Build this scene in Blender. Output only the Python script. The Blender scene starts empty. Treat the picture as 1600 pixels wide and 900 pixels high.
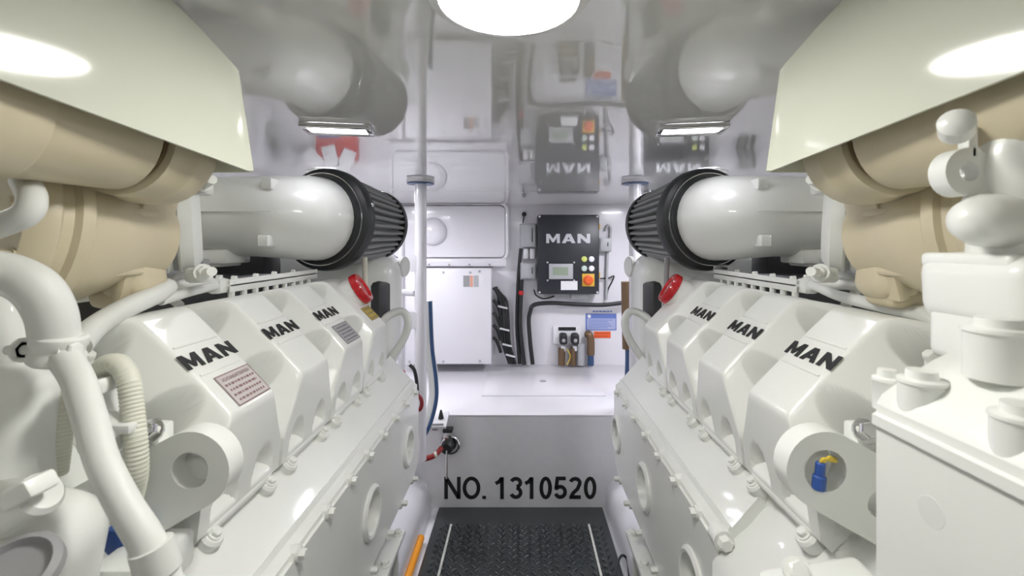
import bpy, bmesh, math, random
from mathutils import Vector, Matrix
from mathutils.geometry import tessellate_polygon
random.seed(7)
sc = bpy.context.scene
COL = sc.collection
# ------------------------------------------------------------------ camera
F, CX, CY, CZ = 711.0, 814.0, 382.0, 1.05          # focal length in px, principal point, eye height
cam_d = bpy.data.cameras.new('camera'); cam = bpy.data.objects.new('camera', cam_d); COL.objects.link(cam)
cam_d.sensor_width = 36.0; cam_d.lens = 36.0 * F / 1600.0
cam_d.shift_x = -(CX - 800.0) / 1600.0; cam_d.shift_y = -(450.0 - CY) / 1600.0
cam_d.clip_start = 0.02
cam.location = (0, 0, CZ); cam.rotation_euler = (math.pi / 2, 0, 0)
cam_d.dof.use_dof = True; cam_d.dof.focus_distance = 1.0; cam_d.dof.aperture_fstop = 9.0
sc.camera = cam
# ------------------------------------------------------------------ world, exposure
w = bpy.data.worlds.new('world'); sc.world = w; w.use_nodes = True
w.node_tree.nodes['Background'].inputs[0].default_value = (0.9, 0.95, 1, 1)
w.node_tree.nodes['Background'].inputs[1].default_value = 0.0
vs = sc.view_settings
vs.view_transform = 'Standard'; vs.look = 'None'; vs.gamma = 1.0; vs.use_curve_mapping = False
vs.exposure = 0.72
LAMP_ROUND, LAMP_SQUARE, FILL_AFT, FILL_SIDE, FILL_REAR, FILL_MID = 37.0, 10.0, 66.0, 56.0, 12.0, 75.0      # radiance: round and square ceiling lamps, then the unseen added fill lamps
CEIL = 1.273
def at(px, py, d): return Vector(((px - CX) * d / F, d, CZ - (py - CY) * d / F))

# ------------------------------------------------------------------ materials
MATS = {}
def mat(name, col, rough=0.35, metal=0.0, coat=0.0, emit=None, es=0.0, spec=0.5, noise=0.0, nscale=30.0, bump=0.0, bscale=200.0, trans=0.0):
    if name in MATS: return MATS[name]
    m = bpy.data.materials.new(name); m.use_nodes = True
    nt = m.node_tree; b = nt.nodes['Principled BSDF']
    b.inputs['Base Color'].default_value = (*col, 1); b.inputs['Roughness'].default_value = rough
    b.inputs['Metallic'].default_value = metal; b.inputs['Coat Weight'].default_value = coat
    b.inputs['Coat Roughness'].default_value = 0.06
    b.inputs['Specular IOR Level'].default_value = spec
    if trans: b.inputs['Transmission Weight'].default_value = trans
    if emit:
        b.inputs['Emission Color'].default_value = (*emit, 1); b.inputs['Emission Strength'].default_value = es
    if noise or bump:
        tc = nt.nodes.new('ShaderNodeTexCoord')
    if noise:
        n = nt.nodes.new('ShaderNodeTexNoise'); n.inputs['Scale'].default_value = nscale; n.inputs['Detail'].default_value = 4
        nt.links.new(tc.outputs['Object'], n.inputs['Vector'])
        mr = nt.nodes.new('ShaderNodeMapRange'); mr.inputs['From Min'].default_value = .3; mr.inputs['From Max'].default_value = .7
        mr.inputs['To Min'].default_value = 1 - noise; mr.inputs['To Max'].default_value = 1 + noise
        nt.links.new(n.outputs['Fac'], mr.inputs['Value'])
        mx = nt.nodes.new('ShaderNodeVectorMath'); mx.operation = 'SCALE'; mx.inputs[0].default_value = col
        nt.links.new(mr.outputs['Result'], mx.inputs['Scale'])
        nt.links.new(mx.outputs['Vector'], b.inputs['Base Color'])
    if bump:
        n2 = nt.nodes.new('ShaderNodeTexNoise'); n2.inputs['Scale'].default_value = bscale; n2.inputs['Detail'].default_value = 3
        nt.links.new(tc.outputs['Object'], n2.inputs['Vector'])
        bp = nt.nodes.new('ShaderNodeBump'); bp.inputs['Strength'].default_value = bump; bp.inputs['Distance'].default_value = 0.001
        nt.links.new(n2.outputs['Fac'], bp.inputs['Height']); nt.links.new(bp.outputs['Normal'], b.inputs['Normal'])
    MATS[name] = m; return m
WHITE = mat('white_engine_paint', (.84, .85, .815), .34, coat=.35, noise=.015, nscale=12)
WHITE2 = mat('white_satin_paint', (.78, .79, .76), .45, noise=.02)
HOSE = mat('white_rubber_hose', (.74, .75, .72), .5)
HOSEY = mat('cream_corrugated_hose', (.70, .70, .60), .5)
BEIGE = mat('beige_lagging', (.64, .565, .40), .42, coat=.15, noise=.05, nscale=14)
BEIGED = mat('brown_joint', (.20, .14, .07), .6)
SHIELD = mat('shield_enamel', (.68, .695, .59), .085, spec=.5)
CEILM = mat('ceiling_gelcoat', (.74, .74, .72), .05, spec=.6, coat=.6, noise=.02, nscale=3)
CEILM.node_tree.nodes['Principled BSDF'].inputs['Coat Roughness'].default_value = .03
WALL = mat('wall_gelcoat', (.80, .79, .83), .22, coat=.3)
WALLS = mat('side_wall_gelcoat', (.82, .82, .81), .35)
DECK = mat('deck_gelcoat', (.80, .79, .82), .16, coat=.3)
GREY = mat('grey_gelcoat', (.73, .73, .74), .42, noise=.02)
STRG = mat('stringer_gelcoat', (.68, .68, .70), .3, coat=.3)
BLACK = mat('black_rubber', (.018, .02, .021), .45)
PLEAT = mat('pleated_filter_cloth', (.24, .245, .245), .5)
DARK = mat('dark_grey_metal', (.05, .05, .053), .5)
GREYM = mat('mid_grey_metal', (.33, .33, .34), .45)
LTGREY = mat('light_grey_plastic', (.45, .46, .48), .4)
CHROME = mat('bright_steel', (.75, .75, .75), .18, metal=1.0)
RED = mat('red_plastic', (.55, .012, .018), .22, coat=.5)
REDH = mat('red_hose', (.30, .02, .02), .4)
BLUE = mat('blue_plastic', (.03, .09, .35), .4)
BLUEH = mat('blue_stripe_rubber', (.035, .08, .19), .4)
YELLOW = mat('yellow_wire', (.75, .55, .05), .45)
ORANGE = mat('orange_paint', (.85, .33, .02), .4)
INK = mat('black_lettering', (.015, .016, .016), .5)
CABINET = mat('charcoal_cabinet', (.028, .030, .038), .38, noise=.05)
LETW = mat('pale_grey_lettering', (.60, .61, .64), .5)
PAPER = mat('white_paper_label', (.82, .82, .84), .6)
PINKL = mat('pinkish_warning_label', (.60, .55, .55), .5)
PINKT = mat('red_brown_print', (.27, .17, .17), .6)
GREYL = mat('silver_label', (.42, .41, .43), .45)
GREYT = mat('dark_grey_print', (.16, .15, .16), .6)
YELL = mat('yellow_label', (.50, .38, .06), .5)
BLUEL = mat('blue_sign', (.13, .20, .52), .5)
BLUELL = mat('pale_blue_sign', (.40, .45, .68), .5)
REDL = mat('orange_red_sign', (.85, .13, .03), .5)
LCD = mat('green_grey_lcd', (.30, .36, .27), .3)
COPPER = mat('aged_bronze', (.20, .13, .075), .45, metal=.5)
MATB = mat('black_tread_plate', (.026, .031, .032), .17, noise=.15, nscale=9)
STRIP = mat('worn_white_strip', (.55, .56, .50), .5, noise=.1, nscale=40)
WARM, COOL = (1.0, .985, .94), (.93, .92, 1.0)
LAMPM = mat('round_lamp_diffuser', (1, 1, 1), .5, emit=WARM, es=LAMP_ROUND)
FILLO = mat('outboard_fill_diffuser', (1, 1, 1), .5, emit=WARM, es=FILL_SIDE)
FILLR = mat('rear_fill_diffuser', (1, 1, 1), .5, emit=WARM, es=FILL_REAR)
FILLX = mat('mid_fill_diffuser', (1, 1, 1), .5, emit=COOL, es=FILL_MID)
LAMPS = mat('square_lamp_diffuser', (1, 1, 1), .5, emit=COOL, es=LAMP_SQUARE)
FILLA = mat('aft_fill_diffuser', (1, 1, 1), .5, emit=COOL, es=FILL_AFT)

# ------------------------------------------------------------------ mesh helpers
def frame(ax):
    z = Vector(ax).normalized()
    t = Vector((0, 0, 1)) if abs(z.z) < .9 else Vector((1, 0, 0))
    x = t.cross(z).normalized(); y = z.cross(x)
    return x, y, z
def catmull(pts, n=8):
    P = [Vector(p) for p in pts]; out = []
    for i in range(len(P) - 1):
        p0 = P[i - 1] if i else P[0] * 2 - P[1]; p1, p2 = P[i], P[i + 1]
        p3 = P[i + 2] if i + 2 < len(P) else P[-1] * 2 - P[-2]
        for k in range(n):
            t = k / n
            out.append(.5 * ((2 * p1) + (p2 - p0) * t + (2 * p0 - 5 * p1 + 4 * p2 - p3) * t * t + (3 * p1 - p0 - 3 * p2 + p3) * t ** 3))
    out.append(P[-1]); return out
class G:
    def __init__(s): s.v = []; s.f = []
    def add(s, vs, fs):
        o = len(s.v); s.v += [Vector(v) for v in vs]; s.f += [tuple(i + o for i in f) for f in fs]; return s
    def rbox(s, c, size, bev=0.004, rot=None, seg=2):
        bm = bmesh.new(); bmesh.ops.create_cube(bm, size=1.0)
        bmesh.ops.scale(bm, vec=Vector(size), verts=bm.verts)
        if bev > 0:
            bmesh.ops.bevel(bm, geom=list(bm.edges), offset=min(bev, min(size) * .49), segments=seg, affect='EDGES', profile=.5)
        R = rot if rot is not None else Matrix.Identity(3)
        bm.verts.index_update()
        vs = [R @ v.co + Vector(c) for v in bm.verts]; fs = [[v.index for v in f.verts] for f in bm.faces]
        bm.free(); return s.add(vs, fs)
    def box(s, lo, hi, bev=.004, seg=2):
        lo = Vector(lo); hi = Vector(hi); return s.rbox((lo + hi) / 2, hi - lo, bev, None, seg)
    def loft(s, rings, closed=True, caps=True):
        n = len(rings[0]); vs = [p for r in rings for p in r]; fs = []
        for i in range(len(rings) - 1):
            for j in range(n if closed else n - 1):
                k = (j + 1) % n
                fs.append((i * n + j, i * n + k, (i + 1) * n + k, (i + 1) * n + j))
        if caps and closed:
            fs.append(tuple(reversed(range(n)))); fs.append(tuple((len(rings) - 1) * n + j for j in range(n)))
        return s.add(vs, fs)
    def tube(s, pts, r, n=12, smooth=0, caps=True, ribs=None):
        P = catmull(pts, smooth) if smooth else [Vector(p) for p in pts]
        if ribs:                                     # resample evenly, alternate radius: corrugated hose
            L = [0]
            for a, b in zip(P, P[1:]): L.append(L[-1] + (b - a).length)
            m = max(4, int(L[-1] / ribs[0])); Q = []
            for k in range(m + 1):
                t = L[-1] * k / m; i = max(0, min(len(P) - 2, next((q for q in range(len(L) - 1) if L[q + 1] >= t), len(P) - 2)))
                Q.append(P[i].lerp(P[i + 1], (t - L[i]) / max(1e-9, L[i + 1] - L[i])))
            P = Q
        N = len(P); rs = r if isinstance(r, (list, tuple)) else [r] * N
        if len(rs) != N:
            m = len(rs); rs = [rs[min(m - 2, int(i / (N - 1) * (m - 1)))] * (1 - (i / (N - 1) * (m - 1) - min(m - 2, int(i / (N - 1) * (m - 1))))) + rs[min(m - 1, min(m - 2, int(i / (N - 1) * (m - 1))) + 1)] * (i / (N - 1) * (m - 1) - min(m - 2, int(i / (N - 1) * (m - 1)))) for i in range(N)]
        if ribs: rs = [q + (ribs[1] if i % 2 else -ribs[1]) for i, q in enumerate(rs)]
        x = None; rings = []
        for i, p in enumerate(P):
            t = (P[min(i + 1, N - 1)] - P[max(i - 1, 0)]).normalized()
            if x is None: x = frame(t)[0]
            x = (x - t * x.dot(t)).normalized(); y = t.cross(x)
            rings.append([p + (x * math.cos(a) + y * math.sin(a)) * rs[i] for a in (2 * math.pi * k / n for k in range(n))])
        return s.loft(rings, True, caps)
    def lathe(s, o, ax, prof, n=24, caps=True, a0=0.0):
        x, y, z = frame(ax); o = Vector(o)
        rings = [[o + z * t + (x * math.cos(a) + y * math.sin(a)) * max(r, 1e-5) for a in (a0 + 2 * math.pi * k / n for k in range(n))] for t, r in prof]
        return s.loft(rings, True, caps)
    def cyl(s, o, ax, r, h, n=20, bev=.0): 
        b = bev
        return s.lathe(o, ax, [(0, r - b), (b, r), (h - b, r), (h, r - b)] if b else [(0, r), (h, r)], n)
    def bolt(s, o, ax, r=.006, h=.006, washer=True):
        ax = Vector(ax).normalized()
        if washer: s.lathe(o, ax, [(0, r * 1.45), (r * .3, r * 1.4)], 14)
        return s.lathe(Vector(o), ax, [(0, r), (h * .85, r), (h, r * .82)], 6, a0=.3)
    def plate(s, outer, holes, o, ex, ey, th):
        o = Vector(o); ex = Vector(ex).normalized(); ey = Vector(ey).normalized(); ez = ex.cross(ey)
        loops = [outer] + list(holes); pts = [p for l in loops for p in l]; n = len(pts)
        tris = tessellate_polygon([[Vector((p[0], p[1], 0)) for p in l] for l in loops])
        vs = [o + ex * p[0] + ey * p[1] for p in pts] + [o + ex * p[0] + ey * p[1] + ez * th for p in pts]
        fs = [tuple(t) for t in tris] + [tuple(i + n for i in t) for t in tris]
        k = 0
        for l in loops:
            m = len(l)
            for j in range(m): fs.append((k + j, k + (j + 1) % m, n + k + (j + 1) % m, n + k + j))
            k += m
        return s.add(vs, fs)
def circ(cx, cy, r, n=28, a0=0, a1=2 * math.pi):
    return [(cx + r * math.cos(a0 + (a1 - a0) * k / n), cy + r * math.sin(a0 + (a1 - a0) * k / n)) for k in range(n)]
def rrect(w, h, r, n=5, cx=0, cy=0):
    out = []
    for qx, qy, a in ((1, 1, 0), (-1, 1, 90), (-1, -1, 180), (1, -1, 270)):
        for k in range(n + 1):
            t = math.radians(a + 90 * k / n); out.append((cx + qx * (w / 2 - r) + r * math.cos(t), cy + qy * (h / 2 - r) + r * math.sin(t)))
    return out
WL = {}
def put(o, loc, parent):
    WL[o.name] = Vector(loc); o.location = loc
    if parent is not None:
        o.parent = parent; o.matrix_parent_inverse = Matrix.Translation(-WL[parent.name])
XC = -0.012
def obj(name, g, m, parent=None, s=None, ang=38):
    """one mesh object from builder g; s = -1 / +1 maps (u, y, z) of the port / starboard engine to the world"""
    vs = [Vector((XC + s * v.x, v.y, v.z)) for v in g.v] if s else g.v
    fs = [tuple(reversed(f)) for f in g.f] if s == -1 else g.f
    lo = Vector((min(v.x for v in vs), min(v.y for v in vs), min(v.z for v in vs))); hi = Vector((max(v.x for v in vs), max(v.y for v in vs), max(v.z for v in vs)))
    c = Vector(((lo.x + hi.x) / 2, (lo.y + hi.y) / 2, lo.z))
    me = bpy.data.meshes.new(name); me.from_pydata([v - c for v in vs], [], fs)
    bm = bmesh.new(); bm.from_mesh(me); bmesh.ops.recalc_face_normals(bm, faces=bm.faces); bm.to_mesh(me); bm.free()
    me.shade_smooth(); me.set_sharp_from_angle(angle=math.radians(ang))
    me.materials.append(m)
    o = bpy.data.objects.new(name, me); COL.objects.link(o); put(o, c, parent); return o
def thing(name, label, cat, loc, group=None):
    o = bpy.data.objects.new(name, None); o.empty_display_size = .05; COL.objects.link(o); put(o, Vector(loc), None); return tag(o, label, cat, group)
def tag(o, label, cat, group=None):
    o['label'] = label; o['category'] = cat
    if group: o['group'] = group
    return o
def struct(o): o['kind'] = 'structure'; return o
def lab(o, l): o['label'] = l; return o
def dup(o, dv, parent):
    c = o.copy(); COL.objects.link(c); put(c, WL[o.name] + Vector(dv), parent); return c
# block letters M A N in a unit-height frame
LM = [(0, 0), (0, 1), (.32, 1), (.62, .46), (.92, 1), (1.24, 1), (1.24, 0), (.97, 0), (.97, .58), (.70, .10), (.54, .10), (.27, .58), (.27, 0)]
LA = [(0, 0), (.42, 1), (.82, 1), (1.24, 0), (.89, 0), (.81, .2), (.43, .2), (.35, 0)]
LAH = [(.51, .4), (.73, .4), (.62, .7)]
LN = [(0, 0), (0, 1), (.3, 1), (.85, .45), (.85, 1), (1.15, 1), (1.15, 0), (.85, 0), (.3, .55), (.3, 0)]
def man(g, o, ex, ey, width, height, th):
    gp = .18; tot = 1.24 + gp + 1.24 + gp + 1.15; x = -tot / 2; kx = width / tot
    for L, H, wd in ((LM, [], 1.24), (LA, [LAH], 1.24), (LN, [], 1.15)):
        f = lambda P: [((x + p[0]) * kx, (p[1] - .5) * height) for p in P]
        g.plate(f(L), [f(h) for h in H], o, ex, ey, th); x += wd + gp
    return g
def text_mesh(body, size, xs=1.0, off=0.0):
    cu = bpy.data.curves.new('t', 'FONT'); cu.body = body; cu.size = size; cu.align_x = 'LEFT'; cu.offset = off; cu.resolution_u = 4
    to = bpy.data.objects.new('t', cu); COL.objects.link(to); bpy.context.view_layer.update()
    me = bpy.data.meshes.new_from_object(to.evaluated_get(bpy.context.evaluated_depsgraph_get()))
    vs = [v.co.copy() for v in me.vertices]; fs = [tuple(p.vertices) for p in me.polygons]
    bpy.data.objects.remove(to); bpy.data.curves.remove(cu); bpy.data.meshes.remove(me)
    return vs, fs
def text(g, body, o, ex, ey, width, height, off=0.0):
    """flat lettering fitted to a width x height box whose lower-left corner is o"""
    vs, fs = text_mesh(body, 1.0, off=off)
    x0 = min(v.x for v in vs); x1 = max(v.x for v in vs); y0 = min(v.y for v in vs); y1 = max(v.y for v in vs)
    o = Vector(o); ex = Vector(ex); ey = Vector(ey)
    return g.add([o + ex * ((v.x - x0) / (x1 - x0) * width) + ey * ((v.y - y0) / (y1 - y0) * height) for v in vs], fs)

# ================================================================== SETTING
D, DR, ZP = 2.56, 1.81, .373                      # aft wall, step face, platform height
XW = 1.45; YF = -.75
struct(obj('floor', G().box((-XW, YF, -.06), (XW, DR + .02, 0), 0), STRG))
struct(obj('floor_platform', G().box((-XW, DR - .002, ZP - .006), (XW, D, ZP), .002), DECK))
struct(obj('wall_step', G().box((-XW, DR, 0), (XW, DR + .05, ZP - .0065), 0), GREY))
struct(obj('wall_back', G().box((-XW, D, 0), (XW, D + .08, CEIL + .1), 0), WALL))
struct(obj('wall_left', G().box((-XW - .08, YF, 0), (-XW, D, CEIL + .1), 0), WALLS))
struct(obj('wall_right', G().box((XW, YF, 0), (XW + .08, D, CEIL + .1), 0), WALLS))
struct(obj('wall_front', G().box((-XW, YF - .08, 0), (XW, YF, CEIL + .1), 0), WALLS))
struct(obj('ceiling', G().box((-XW - .08, YF - .08, CEIL), (XW + .08, D + .08, CEIL + .08), 0), CEILM))
# engine bed stringers either side of the aisle
for s, nm in ((-1, 'trim_1'), (1, 'trim_2')):
    g = G(); prof = [(.345, 0), (.35, .06), (.365, .10), (.40, .125), (.47, .15), (.58, .33), (.62, .36), (.85, .36), (.85, 0)]
    g.loft([[Vector((a, y, b)) for a, b in prof] for y in (YF, .1, .5, .9, 1.3, DR)], True, True)
    struct(obj(nm, g, STRG, None, s, 60))
# platform hatch, flush, with its latch
h = struct(obj('trim_3', G().box((-.175, 2.03, ZP), (.38, 2.42, ZP + .004), .003), DECK))
obj('latch', G().lathe((.108, 2.24, ZP + .004), (0, 0, 1), [(0, .016), (.002, .015)], 20), GREYM, h)
# moulded recess panel on the aft wall with its rim and the ledge under it
pm = struct(obj('trim_4', G().plate(rrect(.62, .285, .03), [], at(703, 362, D) , (1, 0, 0), (0, 0, 1), .03), WALL))
g = G()
rim = [at(703, 362, D) + Vector((x, -.03, z)) for x, z in rrect(.645, .315, .04, 6)]; rim.append(rim[0])
obj('rim', g.tube(rim, .009, 8), WALL, pm)
g = G(); g.box(at(610, 409, D) - Vector((0, .045, .025)), at(792, 404, D), .006)
obj('ledge', g, WALL, pm)
for k in range(4):
    obj('screw', G().cyl(at(673 + k * 31, 413, D) + Vector((0, -.046, 0)), (0, -1, 0), .006, .003, 10), GREYM, pm)
g = G().lathe(at(678, 362, D) + Vector((0, -.03, 0)), (0, -1, 0), [(0, .078), (.012, .076), (.03, .06), (.04, .035), (.043, .001)], 32)
dv = tag(obj('dome_vent', g, WALL), 'round white domed vent on the moulded aft wall panel', 'vent')
g = G()
for k, a in enumerate((-.5, 0, .5)):
    g.rbox(at(678 + k * 7 - 7, 364, D) + Vector((0, -.066, 0)), (.004, .006, .02), .001, Matrix.Rotation(a, 3, 'Y'))
obj('vane', g, GREYM, dv)

# ------------------------------------------------------------------ ceiling lamps, plus unseen fill lamps added for brightness
def round_lamp(x, y, r, label, m):
    t = thing('ceiling_lamp', label, 'lamp', (x, y, CEIL - .012), 'round ceiling lamps')
    obj('diffuser', G().lathe((x, y, CEIL - .004), (0, 0, -1), [(0, r), (.002, r), (.003, r * .97)], 48), m, t)
    g = G().lathe((x, y, CEIL - .0005), (0, 0, -1), [(0, r + .001), (.0, r + .012), (.004, r + .010), (.006, r + .001)], 48, False)
    obj('bezel', g, WALLS, t); return t
round_lamp(-.011, .408, .062, 'big round glowing ceiling lamp above the aisle', LAMPM)
round_lamp(-.011, -.08, .062, 'unseen round fill lamp added above the aisle behind the viewer', FILLR)  # added fill out of view, brightens the near engine faces
for x in (-.60, .575):
    round_lamp(x, 1.40, .045, 'small unseen fill lamp added behind the ' + ('left' if x < 0 else 'right') + ' air filter', FILLX)  # added fill hidden by the filters, lifts the step and aisle
def square_lamp(s, label):
    c = Vector((XC + s * .335, .865, CEIL)); t = thing('square_lamp', label, 'lamp', c - Vector((0, 0, .012)), 'square ceiling lamps')
    R = Matrix.Rotation(s * -.16, 3, 'Z')
    obj('diffuser', G().rbox(c - Vector((0, 0, .003)), (.10, .045, .004), .001, R), LAMPS, t)
    g = G()
    for dx, dy, sx, sy in ((0, .028, .125, .010), (0, -.028, .125, .010), (.0575, 0, .010, .046), (-.0575, 0, .010, .046)):
        g.rbox(c + R @ Vector((dx, dy, -.005)), (sx, sy, .009), .002, R)
    obj('bezel', g, CHROME, t)
square_lamp(-1, 'square chrome-rimmed ceiling lamp above the left air filter')
square_lamp(1, 'square chrome-rimmed ceiling lamp above the right air filter')
for x in (-1.06, 1.06):
    round_lamp(x, .70, .07, 'unseen round fill lamp added outboard of the ' + ('left' if x < 0 else 'right') + ' engine', FILLO)  # added fill out of frame, for bounce off the side walls
for x in (-.66, .62):
    round_lamp(x, 2.02, .07, 'unseen round cool white fill lamp added at the aft end beside the wall, ' + ('left' if x < 0 else 'right'), FILLA)  # unseen, placed behind the filters to brighten the aft wall

# ================================================================== ENGINES
A45 = math.sqrt(.5)
FOOT = Vector((.313, 0, .757))
def T(a, y, hgt):                                  # tilted bank frame -> (u, y, z)
    return Vector((FOOT.x + (a - hgt) * A45, y, FOOT.z + (a + hgt) * A45))
UA = Vector((A45, 0, A45)); UH = Vector((-A45, 0, A45))
def smin(a, b, k):
    h = max(0, min(1, .5 + .5 * (b - a) / k)); return b * (1 - h) + a * h - k * h * (1 - h)
def cover_h(a, y, plain=False):
    L = .276; h = .092 + .006 * math.cos((a - .14) / .14 * 1.4) - .004
    fr = .004 + (a + .004) * 1.28; bk = .004 + (L - a) * 1.5
    h = smin(h, fr, .007); h = smin(h, bk, .02)
    ay = abs(y); fl = .090 - (ay - .0425) * 1.75
    h = smin(h, fl, .0045)
    for (pa, py, pr, pf) in ((.108, .071, .0225, .016), (.205, .071, .0195, .016), (.001, .036, .022, .010)):
        dd = math.hypot(a - pa, ay - py) - pr
        h = smin(h, pf + max(0, dd) * 14, .0018) if dd < .03 else h
    return max(h, 0)
def cover_mesh():
    g = G(); na, ny = 112, 84; vs = []; fs = []
    for i in range(na + 1):
        a = -.004 + .281 * i / na
        for j in range(ny + 1):
            y = -.0765 + .153 * j / ny; vs.append(T(a, y, cover_h(a, y) if 0 < j < ny else -.01))
    for i in range(na):
        for j in range(ny): fs.append((i * (ny + 1) + j, (i + 1) * (ny + 1) + j, (i + 1) * (ny + 1) + j + 1, i * (ny + 1) + j + 1))
    g.add(vs, fs)
    # base flange with rounded corners
    ring0 = [T(.136 + q[0], q[1], -.014) for q in rrect(.288, .154, .026)]; ring1 = [T(.136 + q[0], q[1], .002) for q in rrect(.288, .154, .026)]
    ring2 = [T(.136 + q[0], q[1], .006) for q in rrect(.280, .147, .022)]
    g.loft([ring0, ring1, ring2]); return g
YC = [.523, .680, .837, .994]
def wr(p, s): return Vector((XC + s * p.x, p.y, p.z))
def wd(v, s): return Vector((s * v.x, v.y, v.z))
def label_plate(parent, s, yc, a0, a1, y0, y1, m, mt, rows, first=None):
    S = lambda a, y, off: T(a, yc + y, cover_h(a, 0) + off)          # follows the crown of the cover
    def patch(g, fa0, fa1, fy0, fy1, off, n=5):
        A = [a0 + (a1 - a0) * (fa0 + (fa1 - fa0) * k / n) for k in range(n + 1)]
        Y = [y0 + (y1 - y0) * fy0, y0 + (y1 - y0) * fy1]
        vs = [S(a, y, off) for a in A for y in Y]
        g.add(vs, [(2 * k, 2 * k + 1, 2 * k + 3, 2 * k + 2) for k in range(n)])
    g = G(); patch(g, 0, 1, 0, 1, .0012, 8); e = .0002
    ring = [S(a0, y0, .0012), S(a0, y1, .0012), S(a1, y1, .0012), S(a1, y0, .0012)]
    low = [S(a0, y0, e), S(a0, y1, e), S(a1, y1, e), S(a1, y0, e)]
    g.add(ring + low, [(k, (k + 1) % 4, 4 + (k + 1) % 4, 4 + k) for k in range(4)])
    pl = obj('label_plate', g, m, parent, s)
    g = G()
    for q in ((0, .03, 0, 1), (.97, 1, 0, 1), (0, 1, 0, .02), (0, 1, .98, 1)): patch(g, *q, .0015)
    for k in range(rows):
        z = .83 - .68 * k / max(1, rows - 1); wdt = (.74, .86, .80, .84, .78)[k % 5]
        if k == 0 and first:
            vs, fs = text_mesh(first, 1.0, off=.02)
            xs = [v.x for v in vs]; ys = [v.y for v in vs]; out = []
            for v in vs:
                fx = .1 + .8 * (v.x - min(xs)) / (max(xs) - min(xs)); fz = z - .05 + .11 * (v.y - min(ys)) / (max(ys) - min(ys))
                fy = fx if s < 0 else 1 - fx
                out.append(S(a0 + (a1 - a0) * fz, y0 + (y1 - y0) * fy, .0015))
            obj('label_print', G().add(out, fs), mt, pl, s); continue
        x = .5 - wdt / 2
        while x < .5 + wdt / 2 - .01:                                # illegible rows: broken dashes
            x2 = min(x + random.uniform(.04, .12), .5 + wdt / 2); patch(g, z - .035, z + .035, x, x2, .0015, 1); x = x2 + .025
    obj('label_print', g, mt, pl, s); return pl

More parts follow.
